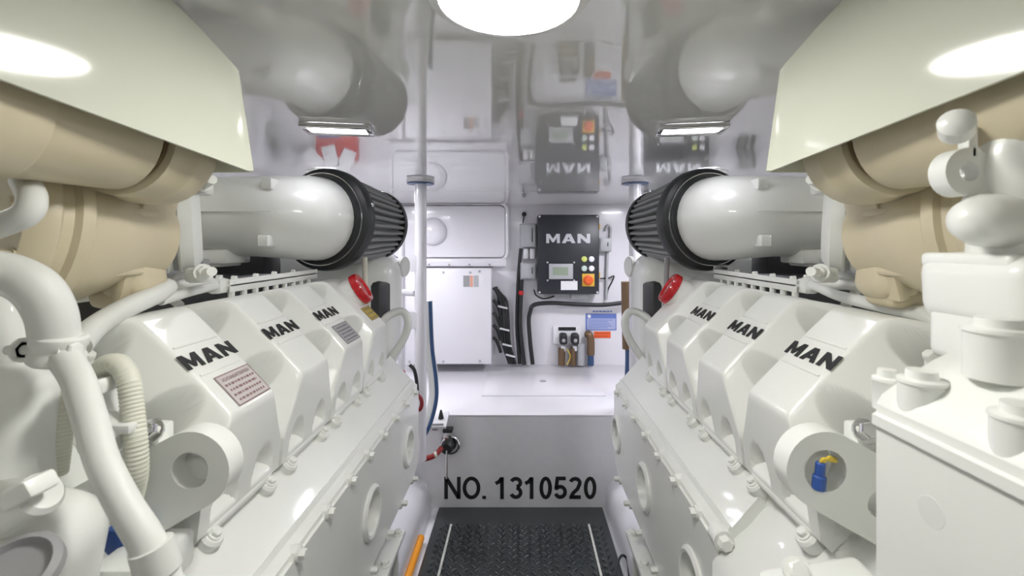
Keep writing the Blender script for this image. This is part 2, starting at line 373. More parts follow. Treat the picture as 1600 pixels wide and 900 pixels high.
def engine(s):
    side = 'left' if s < 0 else 'right'
    e = thing('marine_engine', ('white marine V engine filling the left side, with warning label on its nearest cover' if s < 0 else
              'white marine V engine filling the right side, with blue plug in its bracket'), 'engine', (XC + s * .7, .8, .36), 'twin marine engines')
    # ---- block and head
    g = G(); prof = [(.321, .747), (.503, .929), (.54, .91), (.62, .80), (1.15, .80), (1.15, .37), (.36, .37), (.30, .47), (.30, .66)]
    g.loft([[Vector((a, y, b)) for a, b in prof] for y in (-.25, 1.17)]); obj('engine_block', g, WHITE, e, s, 20)
    # ---- inclined top shelf over the side cover
    y0, y1 = (.36, 1.185) if s < 0 else (.565, 1.185)
    g = G(); prof = [(.335, .756), (.328, .760), (.274, .6985), (.2715, .7005), (.2685, .693), (.265, .690), (.2585, .685), (.2585, .66), (.30, .64), (.34, .70)]
    g.loft([[Vector((a, y, b)) for a, b in prof] for y in (y0, y0 + .004, y1 - .02, y1)]); obj('top_shelf', g, WHITE, e, s, 25)
    # ---- vertical side cover with round openings, ear lobes and bolts
    HY = (.811, 1.075) if s < 0 else (.642, .895, 1.15)
    by = [y1 - .045 - .085 * k for k in range(12) if y1 - .045 - .085 * k > y0 + .02]
    low = [y1 - .06 - .105 * k for k in range(9) if y1 - .06 - .105 * k > y0 + .02]
    out = [(y0, .48)]
    out += [(y0, .676)]
    for y in sorted(by):
        out += [(y - .012, .678), (y - .009, .686), (y, .690), (y + .009, .686), (y + .012, .678)]
    out += [(y1 - .02, .676), (y1 - .006, .668), (y1, .65), (y1, .60), (y1 - .012, .565), (y1, .535), (y1 - .01, .49)]
    for y in low:
        out += [(y + .014, .472), (y + .010, .462), (y, .458), (y - .010, .462), (y - .014, .472)]
    hl = [[(y + .036 * math.cos(a), .572 + .036 * math.sin(a)) for a in (2 * math.pi * k / 26 for k in range(26))] for y in HY]
    g = G().plate(out, hl, (.2545, 0, 0), (0, 1, 0), (0, 0, 1), .014); pc = obj('side_cover', g, WHITE, e, s, 30)
    for y in HY:
        g = G().lathe((.2545, y, .572), (-1, 0, 0), [(-.05, .034), (0, .034), (.005, .036), (.006, .041), (.003, .046), (-.002, .047)], 32, False)
        g.lathe((.30, y, .572), (-1, 0, 0), [(0, .036), (.002, .034)], 24); obj('port_ring', g, WHITE, pc, s)
    for y in by: obj('bolt', G().bolt((.2545, y, .679), (-1, 0, 0), .0065, .009), WHITE, pc, s)
    for y in low: obj('bolt', G().bolt((.2545, y, .47), (-1, 0, 0), .0065, .012, False), WHITE2, pc, s)
    # ---- mounting foot under the cover
    for yf in (.87,):
        g = G().box((.236, yf - .14, .425), (.32, yf + .11, .437), .003); g.box((.262, yf - .14, .34), (.275, yf + .10, .43), .002); g.box((.25, yf + .095, .34), (.32, yf + .107, .43), .002)
        ft = obj('mounting_foot', g, WHITE, e, s)
        for q in (-.10, 0, .093): obj('bolt', G().bolt((.248, yf + q, .437), (0, 0, 1), .008, .009), WHITE, ft, s)
    # ---- valve covers
    base = None
    for k, yc in enumerate(YC):
        if base is None:
            cv = obj('valve_cover', cover_mesh(), WHITE, e, s, 50); WL['cb%d' % s] = WL[cv.name].copy(); base = cv
            put(cv, WL[cv.name] + Vector((0, yc, 0)), e)
        else:
            cv = dup(base, (0, yc - YC[0], 0), e)
        # foot lugs with bolts at the aisle end
        for q in (-.052, .052):
            g = G().lathe(T(-.010, yc + q, -.014), UH, [(0, .0125), (.012, .0125), (.015, .010)], 16)
            g.bolt(T(-.010, yc + q, .001), UH, .0055, .006); obj('foot_lug', g, WHITE, cv, s)
        for pa in (.108, .205):
            for q in (-.070, .070):
                if k and q < 0 and pa > .1: continue
                obj('cover_bolt', G().lathe(T(pa, yc + q * .97, .012), UH, [(0, .0115), (.032, .0105)], 16).bolt(T(pa, yc + q * .97, .044), UH, .0066, .012), CHROME if (k == 0 and pa < .2) else WHITE, cv, s)
        if k < 3:
            am = .141; hm = cover_h(am, 0); slope = (cover_h(am + .02, 0) - cover_h(am - .02, 0)) / .04
            upd = (UA + UH * slope).normalized(); nrm = (UH - UA * slope).normalized()
            c = T(am, yc, hm)
            # raised pad ridges above and below the lettering
            for off in (-.020, .021):
                g = G().rbox(c + upd * off + nrm * .0002, (.003, .070, .0016), .0007, Matrix((upd, Vector((0, 1, 0)), nrm)).transposed()); obj('pad_ridge', g, WHITE, cv, s)
            wo = wr(c + nrm * .0006, s); ex = Vector((0, 1 if s < 0 else -1, 0))
            obj('cover_lettering', man(G(), wo, ex, wd(upd, s), .084, .0195, .0007), INK, cv)
        if s < 0 and k == 0: lab(label_plate(cv, s, yc, .070, .112, -.024, .037, PINKL, PINKT, 5, 'ACHTUNG/ATTENTION'), 'pinkish printed warning label')
        if s < 0 and k == 2: lab(label_plate(cv, s, yc, .070, .112, -.026, .036, GREYL, GREYT, 5), 'grey printed rating label')
        if k == 3:
            if s < 0: lab(label_plate(cv, s, yc, .088, .124, -.012, .036, YELL, GREYT, 3), 'yellow label')
            c = T(.165, yc + .02, cover_h(.165, .02)); ax = (UH * .9 + Vector((-.35, .15, 0))).normalized()
            fn = obj('filler_neck', G().lathe(c - ax * .03, ax, [(0, .040), (.035, .034), (.045, .032)], 28), WHITE, cv, s)
            g = G().lathe(c + ax * .012, ax, [(0, .033), (.002, .0365), (.012, .0365), (.018, .034), (.0185, .026), (.015, .024), (.015, .001)], 36)
            lab(obj('filler_cap', g, RED, cv, s), 'red screw filler cap')
    # ---- injector / wiring tray over the cover tops
    g = G().box((.435, .70, .984), (.475, 1.00, .989), .0015); g.box((.435, .70, .976), (.4375, 1.00, .996), .001); g.box((.4725, .70, .976), (.475, 1.00, .99), .001)
    tr = obj('cable_tray', g, WHITE2, e, s)
    for y in (.74, .80, .86, .93): obj('bolt', G().bolt((.455, y, .989), (-.1, 0, 1), .005, .010), WHITE, tr, s)
    for k in range(9): obj('tray_stud', G().cyl((.440, .71 + k * .032, .976), (0, 0, -1), .005, .022, 8), WHITE2, tr, s)
    # ---- pipes along the cover tops
    g = G().tube([(.447, .70, .985), (.455, .66, .992), (.475, .60, .995), (.50, .54, .99), (.53, .48, .985)], .0075, 10, 6); obj('fuel_pipe', g, HOSE, e, s)
    g = G().tube([(.455, .71, .982), (.462, .67, 1.003), (.478, .645, 1.002), (.478, .635, .98), (.46, .63, .965)], .006, 10, 6); obj('fuel_pipe', g, HOSE, e, s)
    g = G().rbox((.452, .70, .986), (.024, .03, .022), .006); g.bolt((.452, .70, .997), (0, 0, 1), .005, .006); obj('pipe_union', g, WHITE2, e, s)
    # ---- dark boxes standing in for the valley's shade, then the turbo bracket
    g = G().box((.505, .56, .82), (.95, 1.02, .985), .01); g.box((.57, 1.03, .82), (1.1, 1.11, 1.06), .01); obj('valley_shade', g, DARK, e, s)
    g = G().rbox((.53, .66, 1.02), (.05, .035, .10), .005, Matrix.Rotation(.6, 3, 'Y')); g.rbox((.60, .80, 1.0), (.12, .02, .05), .004)
    br = obj('turbo_bracket', g, GREYM, e, s); obj('bolt', G().bolt((.51, .642, 1.03), (0, -1, 0), .009, .008), GREYM, br, s)
    # ---- intake pipe with elbow
    P = [(.95, .88, 1.10), (.80, .905, 1.103), (.62, .925, 1.106), (.53, .93, 1.107), (.485, .945, 1.107), (.452, .978, 1.107), (.443, 1.035, 1.107)]
    g = G().tube(P, [.078, .079, .080, .082, .086, .091, .094], 36, 7); ip = obj('intake_pipe', g, WHITE, e, s, 60)
    g = G()
    for dy in (.0,): g.rbox((.545, .930 - .086, 1.112), (.19, .0035, .0018), .0006)
    obj('seam', g, WHITE, ip, s)
    for zz, yy in ((.060, .884), (-.050, .872)):
        obj('lug', G().rbox((.475, yy, 1.107 + zz), (.020, .03, .022), .003), WHITE, ip, s)
    g = G().box((.555, .875, 1.012), (.645, .955, 1.04), .004); g.box((.57, .88, 1.006), (.63, .95, 1.02), .004); obj('pipe_saddle', g, WHITE, ip, s)
    g = G().rbox((.71, .90, 1.125), (.05, .165, .03), .008); obj('pipe_rib', g, WHITE, ip, s)
    # ---- exhaust pipe running forward from the turbo (beige lagging)
    R0 = .053
    g = G().lathe((.370, .43, 1.155), (.17, -1, 0), [(0, R0), (.085, R0 + .0005)], 40); ep = obj('exhaust_pipe', g, BEIGE, e, s)
    obj('pipe_sleeve', G().lathe((.3845, .345, 1.155), (.17, -1, 0), [(0, R0 - .001), (0, R0 + .003), (.003, R0 + .0042), (.55, R0 + .004)], 40), BEIGE, ep, s)
    obj('joint_gap', G().lathe((.370, .428, 1.155), (0, 1, 0), [(0, R0 - .004), (.006, R0 - .004)], 36), BEIGED, ep, s)
    g = G().lathe((.371, .432, 1.153), (0, 1, 0), [(0, R0 - .002), (.0, R0 + .003), (.022, R0 + .005), (.026, R0 + .008), (.030, R0 + .0085), (.052, R0 + .0085), (.056, R0 + .005)], 40)
    obj('exhaust_collar', g, BEIGE, ep, s)
    # ---- turbocharger housing
    c = Vector((.470, .47, 1.066))
    ax = Vector((-.35, .93, -.10)).normalized()
    g = G().lathe(c - ax * .055, ax, [(0, .060), (.0, .080), (.010, .086), (.022, .086), (.026, .080), (.034, .080), (.038, .085), (.048, .085), (.052, .078), (.075, .074), (.10, .062), (.12, .05), (.15, .045)], 40)
    tb = obj('turbo_housing', g, BEIGE, e, s)
    for k in range(10):
        a = 2 * math.pi * k / 10 + .2; x, y, z = frame(ax)
        obj('bolt', G().bolt(c - ax * .055 + (x * math.cos(a) + y * math.sin(a)) * .075, -ax, .005, .009), BEIGE, tb, s)
    g = G().rbox((.443, .53, 1.05), (.05, .06, .13), .02, Matrix.Rotation(.12, 3, 'Y'), 4); g.rbox((.423, .50, 1.085), (.05, .04, .010), .004); g.rbox((.416, .52, 1.05), (.014, .05, .13), .005, Matrix.Rotation(-.25, 3, 'Y'))
    obj('volute', g, BEIGE, tb, s)
    for q, z in ((.08, 1.058), (.06, 1.02)): obj('housing_rib', G().rbox((.408 + (1.058 - z) * .3, .485, z), (.014, q, .009), .004, None, 3), BEIGE, tb, s)
    g = G().rbox((.45, .53, .992), (.05, .05, .03), .012, None, 3); obj('volute_foot', g, BEIGE, tb, s)
    # V-band clamp towards the intake pipe
    ax2 = Vector((-.75, .55, .05)).normalized(); c2 = Vector((.472, .60, 1.08))
    g = G().lathe(c2, ax2, [(0, .060), (0, .068), (.012, .070), (.020, .064), (.026, .070), (.040, .068), (.05, .055)], 36); vb = obj('compressor_housing', g, WHITE2, e, s)
    g = G().lathe(c2 + ax2 * .018, ax2, [(0, .0665), (.006, .0675), (.010, .0665)], 36, False); obj('v_band', g, GREYM, vb, s)
    for zz in (1.125, 1.01):
        g = G().cyl((.412, .60, zz), (-.6, -.5, .1), .006, .05, 12); g.rbox((.412, .60, zz), (.025, .025, .02), .005); g.bolt((.397, .585, zz + .004), (-.6, -.5, .1), .008, .008); obj('clamp_bolt', g, WHITE2, vb, s)
    # ---- aft casting behind the last cover
    g = G().rbox((.53, 1.27, .86), (.40, .22, .36), .08, None, 5); obj('flywheel_casting', g, WHITE, e, s)
    g = G().rbox((.37, 1.20, .90), (.06, .06, .11), .012, Matrix.Rotation(.3, 3, 'Z')); obj('sensor_box', g, DARK, e, s)
    g = G().cyl((.34, 1.335, .985), (-1, -.2, 0), .030, .016, 28, .003); obj('breather_disc', g, WHITE2, e, s)
    # lifting loop and dipstick tube
    P = [(.37, 1.17, .70), (.335, 1.20, .745), (.298, 1.20, .80), (.286, 1.20, .845), (.300, 1.20, .873), (.33, 1.19, .866), (.37, 1.16, .835)]
    obj('lifting_loop', G().tube(P, .0105, 12, 6), WHITE, e, s)
    P = [(.352, 1.06, 1.02), (.350, 1.065, .90), (.338, 1.07, .80), (.334, 1.075, .755)]
    obj('dipstick_tube', G().tube(P, .006, 10, 5), HOSEY if s < 0 else GREYM, e, s)
    # ---- bracket link in front of the nearest cover
    cx, cz, y = .292, .842, .418
    th = math.radians(-27)
    Rb = .036; out = []
    dirv = Vector((math.cos(th), math.sin(th)))             # arm runs outward and down
    n = Vector((-dirv.y, dirv.x))
    for k in range(17):
        a = math.pi / 2 + math.pi * k / 16; q = Vector((math.cos(a), math.sin(a)))
        out.append((cx + (dirv * q.x + n * q.y).x * Rb, cz + (dirv * q.x + n * q.y).y * Rb))
    far = Vector((cx, cz)) + dirv * .17
    out += [tuple(far - n * .045), tuple(far + n * .034)]
    hr = .017 if s < 0 else .0195
    holes = [[(cx + hr * math.cos(2 * math.pi * k / 20), cz + hr * math.sin(2 * math.pi * k / 20)) for k in range(20)]]
    if s > 0:
        m = Vector((cx, cz)) + dirv * .072
        holes.append([tuple(m + dirv * q[0] + n * (q[1] - .004)) for q in rrect(.05, .026, .012, 4)])
    g = G().plate(out, holes, (0, y, 0), (1, 0, 0), (0, 0, 1), -.022)
    lk = obj('bracket_link', g, WHITE, e, s, 30)
    g = G().lathe((cx, y + .018, cz), (0, 1, 0), [(0, .0175), (.02, .016)], 20); obj('bracket_boss', g, WHITE, lk, s)
    if s > 0:
        w0 = wr(Vector((cx, y, cz)), s)
        g = G().cyl(w0 + Vector((-.008, -.002, -.016)), (.08, 0, 1), .0058, .013, 14, .001); g.cyl(w0 + Vector((-.0070, -.002, -.004)), (.08, 0, 1), .0042, .013, 14, .001)
        lab(obj('cable_plug', g, BLUE, e), 'blue cable plug in the bracket hole')
        g = G()
        for q in (0, .003): g.tube([w0 + Vector((-.006, -.002, .008)), w0 + Vector((-.004 + q, -.003, .0125)), w0 + Vector((.003, -.002, .0105 + q)), w0 + Vector((.012, .004, .007)), w0 + Vector((.016, .012, .006))], .0015, 8, 5)
        lab(obj('plug_wire', g, YELLOW, e), 'yellow wires')
    g = G().rbox((.338, .436, .868), (.022, .02, .022), .003); g.rbox((.358, .436, .856), (.01, .012, .01), .001)
    bb = obj('bolt_bracket', g, WHITE, e, s); lab(obj('bolt', G().bolt((.336, .428, .874), (-.2, -.85, .5), .008, .012), CHROME, bb, s), 'bright steel hex bolt')
    return e
EL = engine(-1)
ER = engine(1)
# ---------------------------------------------------------------- near gear of the left engine
s = -1
def hose(name, pts, r, m, par, n=14, ribs=None, sm=8): return obj(name, G().tube(pts, r, n, sm, True, ribs), m, par)
hose('coolant_elbow', [at(-60, 420, .34), at(10, 428, .355), at(55, 450, .36), at(80, 490, .365), at(88, 540, .37)], [.016, .0165, .0165, .016, .0155], HOSE, EL, 20)
g = G(); p = at(88, 545, .37); g.lathe(p + Vector((0, 0, -.012)), (.15, 0, 1), [(0, .016), (.002, .018), (.008, .018), (.010, .0165), (.014, .0165), (.016, .018), (.022, .018), (.024, .016)], 24)
g.cyl(p + Vector((-.035, -.004, .0)), (1, 0, 0), .004, .05, 10); g.bolt(p + Vector((-.022, -.004, .0)), (-1, 0, 0), .007, .008); g.bolt(p + Vector((.013, -.004, .0)), (1, 0, 0), .007, .008)
obj('hose_clamp', g, WHITE2, EL)
hose('coolant_hose', [at(92, 548, .37), at(120, 590, .355), at(140, 650, .34), at(160, 720, .325), at(195, 790, .315), at(235, 860, .31), at(250, 940, .31)], [.011, .0105, .010, .0098, .0098, .0105, .0105], HOSE, EL, 20)
g = G().lathe(at(236, 852, .31), (.25, .05, -1), [(0, .0105), (.0, .0128), (.02, .0132), (.022, .0115), (.03, .0115), (.032, .013), (.06, .013)], 24); obj('hose_end_sleeve', g, HOSE, EL)
hose('corrugated_hose', [at(150, 600, .41), at(160, 575, .405), at(182, 568, .40), at(200, 590, .395), at(207, 640, .39), at(212, 690, .385), at(213, 740, .385), at(205, 780, .39)], .0085, HOSEY, EL, 14, (.0017, .00035))
hose('corrugated_hose', [at(105, 560, .42), at(100, 620, .415), at(95, 680, .41), at(88, 740, .41)], .0085, HOSEY, EL, 14, (.0017, .00035))
hose('wiring_conduit', [at(120, 540, .43), at(150, 510, .46), at(200, 480, .49), at(245, 460, .53), at(262, 448, .56)], [.012, .0115, .011, .0105, .0105], HOSE, EL, 18)
hose('wiring_conduit', [at(250, 470, .54), at(300, 455, .60), at(335, 447, .66)], .006, HOSE, EL, 12, (.004, .0004))
hose('vent_pipe', [at(-60, 372, .36), at(0, 352, .36), at(40, 335, .36), at(50, 310, .365), at(38, 282, .38)], .0095, HOSE, EL, 16)
g = G().rbox(at(150, 640, .40), (.03, .03, .06), .01, Matrix.Rotation(-.3, 3, 'Y'), 4); g.lathe(at(150, 615, .39), (-.2, 0, 1), [(0, .014), (.008, .015), (.012, .013)], 18); g.rbox(at(190, 668, .38), (.022, .012, .008), .002)
g.lathe(at(160, 690, .385), (.3, -.3, .6), [(0, .016), (.02, .016), (.024, .012)], 18)
obj('sensor_housing', g, WHITE2, EL)
g = G().lathe(at(35, 640, .37) + Vector((-.05, .02, -.02)), (0, 0, 1), [(-.05, .046), (.03, .046), (.045, .042), (.055, .03), (.12, .028), (.13, .024)], 32); obj('filter_bowl', g, WHITE, EL)
g = G().rbox(at(60, 850, .33) + Vector((-.03, 0, -.03)), (.11, .09, .13), .035, Matrix.Rotation(.2, 3, 'Y'), 6); pb = obj('pump_body', g, WHITE, EL)
g = G().cyl(at(0, 810, .30), (.75, 0, .45), .014, .035, 24, .003); g.rbox(at(45, 765, .29), (.022, .02, .012), .003, Matrix.Rotation(-.5, 3, 'Y')); obj('pump_stub', g, WHITE, pb)
g = G().lathe(at(20, 905, .27), (.1, -.5, .85), [(0, .024), (.006, .024), (.008, .02), (.004, .018), (.003, .001)], 28); obj('pump_port', g, GREYM, pb)
g = G().rbox(at(75, 590, .48), (.05, .04, .10), .012, Matrix.Rotation(.3, 3, 'Y'), 3); obj('heat_exchanger_end', g, WHITE2, EL)
g = G().box(at(180, 880, .40) - Vector((.012, 0, 0)), at(205, 830, .40) + Vector((.0, .02, 0)), .002); lab(obj('connector', g, BLUE, EL), 'blue cable connector')
g = G().rbox(at(225, 885, .40), (.05, .06, .035), .006); obj('support_bracket', g, WHITE, EL)
# flanged turbo wall at the far left
g = G().lathe(at(70, 400, .52) + Vector((-.05, 0, .02)), (-.35, -.9, 0), [(0, .10), (.02, .10), (.03, .06), (.08, .06)], 32); obj('turbine_flange', g, BEIGE, EL)
# ---------------------------------------------------------------- near gear of the right engine
g = G()
xa, xb, ya, yb = .246, .62, -.16, .335
ringl = lambda e, z: [Vector((x, y, z)) for x, y in ((xa - e, ya), (xb, ya), (xb, yb + e), (xa + .03, yb + e), (xa - e, yb - .02))]
g.loft([ringl(0, .52), ringl(0, .925), ringl(.003, .926), ringl(.003, .933), ringl(.0, .934), ringl(.0, .94)], True, True)
hb = obj('coolant_housing', g, WHITE, ER, None, 30)
g = G(); rows = []
lidp = [(0, .940), (.004, .947), (.02, .960), (.04, .974), (.07, .988), (.12, 1.0), (.30, 1.01), (.365, 1.0)]
for yy, k in ((ya, 1), (yb - .05, 1), (yb - .02, .9), (yb, 0)):
    rows.append([Vector((xa + (a if yy < yb - .001 else .03 + a * .917), yy, .940 + (z - .940) * k)) for a, z in lidp])
g.loft(rows, False, False); obj('housing_lid', g, WHITE, hb, None, 60)
for (px, py, d, r, hh) in ((1386, 612, .325, .0085, .022), (1440, 660, .295, .0125, .040), (1597, 745, .235, .0125, .044), (1560, 560, .27, .016, .03)):
    p = at(px, py, d); g = G().lathe(p - Vector((0, 0, .012)), (0, 0, 1), [(0, r), (hh - .003, r), (hh - .002, r * 1.08), (hh, r * 1.05), (hh + .001, r * .7), (hh + .006, r * .66)], 22); obj('lid_boss', g, WHITE, hb)
g = G().cyl(at(1470, 800, .273) , (-1, 0, 0), .011, .006, 20, .002); obj('face_plug', g, WHITE2, hb)
g = G().rbox(at(1497, 860, .262), (.006, .012, .035), .003, Matrix.Rotation(.1, 3, 'X')); obj('face_rib', g, WHITE, hb)
# stacked castings above the housing
g = G().rbox(at(1625, 450, .33), (.11, .09, .055), .016, Matrix.Rotation(-.06, 3, 'Y'), 4); g.rbox(at(1580, 408, .335), (.075, .07, .012), .004, None, 3); g.rbox(at(1545, 475, .335), (.02, .05, .03), .006, None, 3); g.rbox(at(1600, 515, .34), (.07, .06, .03), .01, None, 3); g.rbox(at(1525, 520, .34), (.032, .05, .045), .008, None, 3)
tc = obj('thermostat_housing', g, WHITE, ER)
g = G().lathe(at(1595, 345, .32), (-1, -.15, 0), [(0, .020), (.035, .018), (.046, .013), (.05, .006), (.051, .001)], 24); obj('pipe_stub', g, WHITE, tc)
hose('pipe_neck', [at(1640, 180, .32), at(1600, 240, .32), at(1590, 330, .325), at(1595, 420, .33)], [.030, .026, .026, .03], WHITE, tc, 24)
g = G().plate(circ(0, 0, .017), [circ(0, 0, .007, 20)], at(1515, 268, .32), (1, 0, 0), (0, 0, 1), -.014); g.rbox(at(1550, 290, .325), (.03, .012, .018), .005); g.rbox(at(1540, 325, .325), (.03, .014, .022), .005, Matrix.Rotation(.5, 3, 'Y')); g.rbox(at(1512, 225, .325), (.008, .01, .025), .003)
obj('lifting_eye', g, WHITE, tc)
g = G().lathe(at(1495, 205, .31), (-.6, -.6, .3), [(0, .010), (.012, .010), (.016, .006), (.017, .001)], 18); obj('cap_nut', g, WHITE, tc); g = G().lathe(at(1505, 130, .33), (-.3, -.3, 1), [(0, .012), (.02, .012), (.023, .008)], 18); obj('cap_nut', g, WHITE, tc)
g = G().rbox(at(1570, 150, .36), (.10, .05, .08), .02, None, 4); g.rbox(at(1545, 215, .35), (.05, .05, .06), .015, None, 3); obj('manifold_end', g, WHITE2, tc)
# cast nose in front of the right side cover
g = G(); ys = (.566, .54, .50, .45, .40, .36)
def nose(y):
    k = (.566 - y) / .206; b = math.sin(min(1, k * 1.3) * math.pi) * .03
    return [Vector((XC + q[0], y, q[1])) for q in ((.250, .40), (.250, .655), (.262, .672), (.295, .700 + b * .4), (.335, .745 + b), (.375, .755 + b), (.42, .70), (.43, .40))]
g.loft([nose(y) for y in ys], True, True); g.rbox((XC + .385, .44, .72), (.10, .20, .12), .045, Matrix.Rotation(-.3, 3, 'Y'), 6); nz = obj('cast_nose', g, WHITE, ER, None, 45)
g = G().cyl((XC + .262, .563, .684), (0, 1, 0), .012, .02, 18, .002); g.bolt((XC + .262, .563, .684), (0, -1, 0), .009, .012); obj('bolt', g, WHITE, nz)
g = G().rbox(at(1290, 935, .37), (.09, .05, .03), .008, Matrix.Rotation(-.15, 3, 'Y'), 3); g.bolt(at(1245, 895, .36), (0, -.7, .7), .008, .007); obj('nose_ledge', g, WHITE, nz)
hose('wiring_conduit', [at(1270, 445, .68), at(1310, 462, .62), at(1380, 478, .55), at(1440, 490, .50), at(1475, 505, .46)], [.0065, .007, .0085, .009, .009], HOSE, ER, 14)

# ================================================================== AIR FILTERS AND HEAT SHIELDS
def air_filter(s):
    f = thing('air_filter', 'black pleated cone air filter on the %s engine intake' % ('left' if s < 0 else 'right'), 'air filter', (XC + s * .415, 1.15, .995), 'pleated air filters')
    c = Vector((.441, 1.03, 1.107)); ax = Vector((-.052, .22, -.004)).normalized()
    g = G().lathe(c - ax * .012, ax, [(0, .097), (0, .101), (.012, .104), (.014, .110), (.018, .116), (.030, .118), (.044, .118), (.050, .114), (.052, .10)], 64)
    obj('rubber_ring', g, BLACK, f, s)
    g = G().lathe(c - ax * .004, ax, [(0, .1035), (.0, .1055), (.008, .1065), (.008, .104)], 56, False)
    a = -.25; x, y, z = frame(ax)
    cl = obj('hose_clamp', g, CHROME, f, s)
    p = c + Vector((-.112, .005, .02)) if s < 0 else c + Vector((.02, .0, -.108))
    R = Matrix.Identity(3) if s < 0 else Matrix.Rotation(math.pi / 2, 3, 'Y')
    obj('clamp_screw', G().rbox(p, (.012, .014, .034), .003, R), CHROME, cl, s)
    NP = 36; L = .185; rings = []
    for i in range(9):
        t = i / 8; R_ = .112 - .020 * t; ring = []
        for k in range(NP * 6):
            ph = 2 * math.pi * k / (NP * 6); saw = (0, .8, 1, 1, .8, 0)[k % 6]
            ph2 = ph + .006 * math.sin(t * 7 + k // 6 * 1.7)
            ring.append(c + ax * (.038 + L * t) + (x * math.cos(ph2) + y * math.sin(ph2)) * (R_ - .016 * (1 - saw)))
        rings.append(ring)
    obj('pleats', G().loft(rings, True, False), PLEAT, f, s, 20)
    g = G().lathe(c + ax * (.036 + L), ax, [(0, .088), (0, .094), (.014, .094), (.020, .088), (.021, .001)], 48); obj('end_cap', g, BLACK, f, s)
air_filter(-1); air_filter(1)
def heat_shield(s):
    ub = lambda y: .373 - .19 * y
    g = G(); th = .0025
    # section in plan: inner panel then a rounded bend and the aft panel
    yb = .506; rc = .018; plan = [(ub(-.30) , -.30, 0), (ub(.05), .05, 0), (ub(.28), .28, 0), (ub(.40), .40, 0), (ub(.44), .44, 0), (ub(yb - rc), yb - rc, 0)]
    for k in range(1, 7):
        a = math.pi / 2 * k / 6; plan.append((ub(yb) + rc - rc * math.cos(a), yb - rc + rc * math.sin(a), 1))
    plan += [(ub(yb) + .06, yb + .002, 1), (ub(yb) + .14, yb + .002, 1)]
    zb = lambda y, b: 1.130 + (.48 - y) * .13 if not b else 1.130
    def zt(y, b):
        if b: return 1.228
        if y <= .404: return 1.267
        return 1.267 - (y - .404) * .40
    outer = []; 
    vs = []; fs = []
    for q, (u, y, b) in enumerate(plan):
        for o_ in (0, th):
            for t in (0, .5, 1): vs.append(Vector((u + (o_ if not b or q < 10 else 0), y - (o_ if b else 0) - .026 * t * (1 if q >= 5 else (.4 if q == 4 else 0)), zb(y, b) * (1 - t) + zt(y, b) * t)))
    n = len(plan)
    for q in range(n - 1):
        A = q * 6; B = A + 6
        for t in (0, 1):
            fs.append((A + t, B + t, B + t + 1, A + t + 1)); fs.append((A + 3 + t, A + 4 + t, B + 4 + t, B + 3 + t))
        fs.append((A, A + 3, B + 3, B)); fs.append((A + 2, B + 2, B + 5, A + 5))
    fs.append((0, 1, 4, 3)); fs.append((1, 2, 5, 4)); A = (n - 1) * 6; fs.append((A, A + 3, A + 4, A + 1)); fs.append((A + 1, A + 4, A + 5, A + 2))
    g.add(vs, fs)
    tag(obj('heat_shield', g, SHIELD, None, s, 40), 'pale cream sheet metal heat shield over the %s exhaust pipe' % ('left' if s < 0 else 'right'), 'heat shield', 'heat shields')
heat_shield(-1); heat_shield(1)

# ================================================================== AISLE
fm = thing('tread_plate', 'black diamond tread plate on the aisle floor below the painted number', 'floor plate', (0, .9, 0))
obj('plate', G().box((-.325, -.3, .0), (.323, DR - .004, .008), .002), MATB, fm)
g = G(); pitch = .050
for i in range(40):
    for j in range(-9, 10):
        for h in (0, 1):
            x = (j + .5 * h) * .039; y = 1.69 - (i + .5 * h) * .031
            if abs(x) > .31: continue
            a = math.radians(42 if h else -42); dx, dy = math.cos(a), math.sin(a); w_, l_ = .0044, .0125
            ring = lambda k, z: [Vector((x + (l_ * k * math.cos(q)) * dx - (w_ * k * math.sin(q)) * dy, y + (l_ * k * math.cos(q)) * dy + (w_ * k * math.sin(q)) * dx, z)) for q in (2 * math.pi * m / 8 for m in range(8))]
            vs = ring(1, .0078) + ring(.75, .0105) + ring(.35, .0122)
            g.add(vs, [tuple(range(16, 24))] + [(b + k, b + (k + 1) % 8, b + 8 + (k + 1) % 8, b + 8 + k) for b in (0, 8) for k in range(8)])
o = obj('tread_lugs', g, MATB, fm, None, 85); o['kind'] = 'stuff'
for x in (-.259, .252):
    g = G().box((x - .004, .4, .0082), (x + .004, 1.69, .0125), .0015); obj('edge_strip', g, STRIP, fm)
g = G().tube([(-.352, 1.60, .018), (-.352, .9, .018)], .013, 14); tag(obj('orange_rail', g, ORANGE), 'orange rod lying along the left edge of the black tread plate', 'rod')
def islands(g):
    par = list(range(len(g.v)))
    def find(i):
        while par[i] != i: par[i] = par[par[i]]; i = par[i]
        return i
    for f in g.f:
        for q in f[1:]: par[find(q)] = find(f[0])
    out = {}
    for f in g.f: out.setdefault(find(f[0]), []).append(f)
    res = []
    for fs in out.values():
        ids = sorted({q for f in fs for q in f}); mp = {q: k for k, q in enumerate(ids)}
        res.append(G().add([g.v[q] for q in ids], [tuple(mp[q] for q in f) for f in fs]))
    return sorted(res, key=lambda h: min(v.x for v in h.v))
pn = thing('painted_number', 'black painted engine room number on the grey step face', 'lettering', at(813, 779, DR - .0012))
def arc(cx, cy, rx, ry, a0, a1, n=14): return [(cx + rx * math.cos(math.radians(a0 + (a1 - a0) * k / n)), cy + ry * math.sin(math.radians(a0 + (a1 - a0) * k / n))) for k in range(n + 1)]
SW = .165                                                            # stroke weight for unit cap height
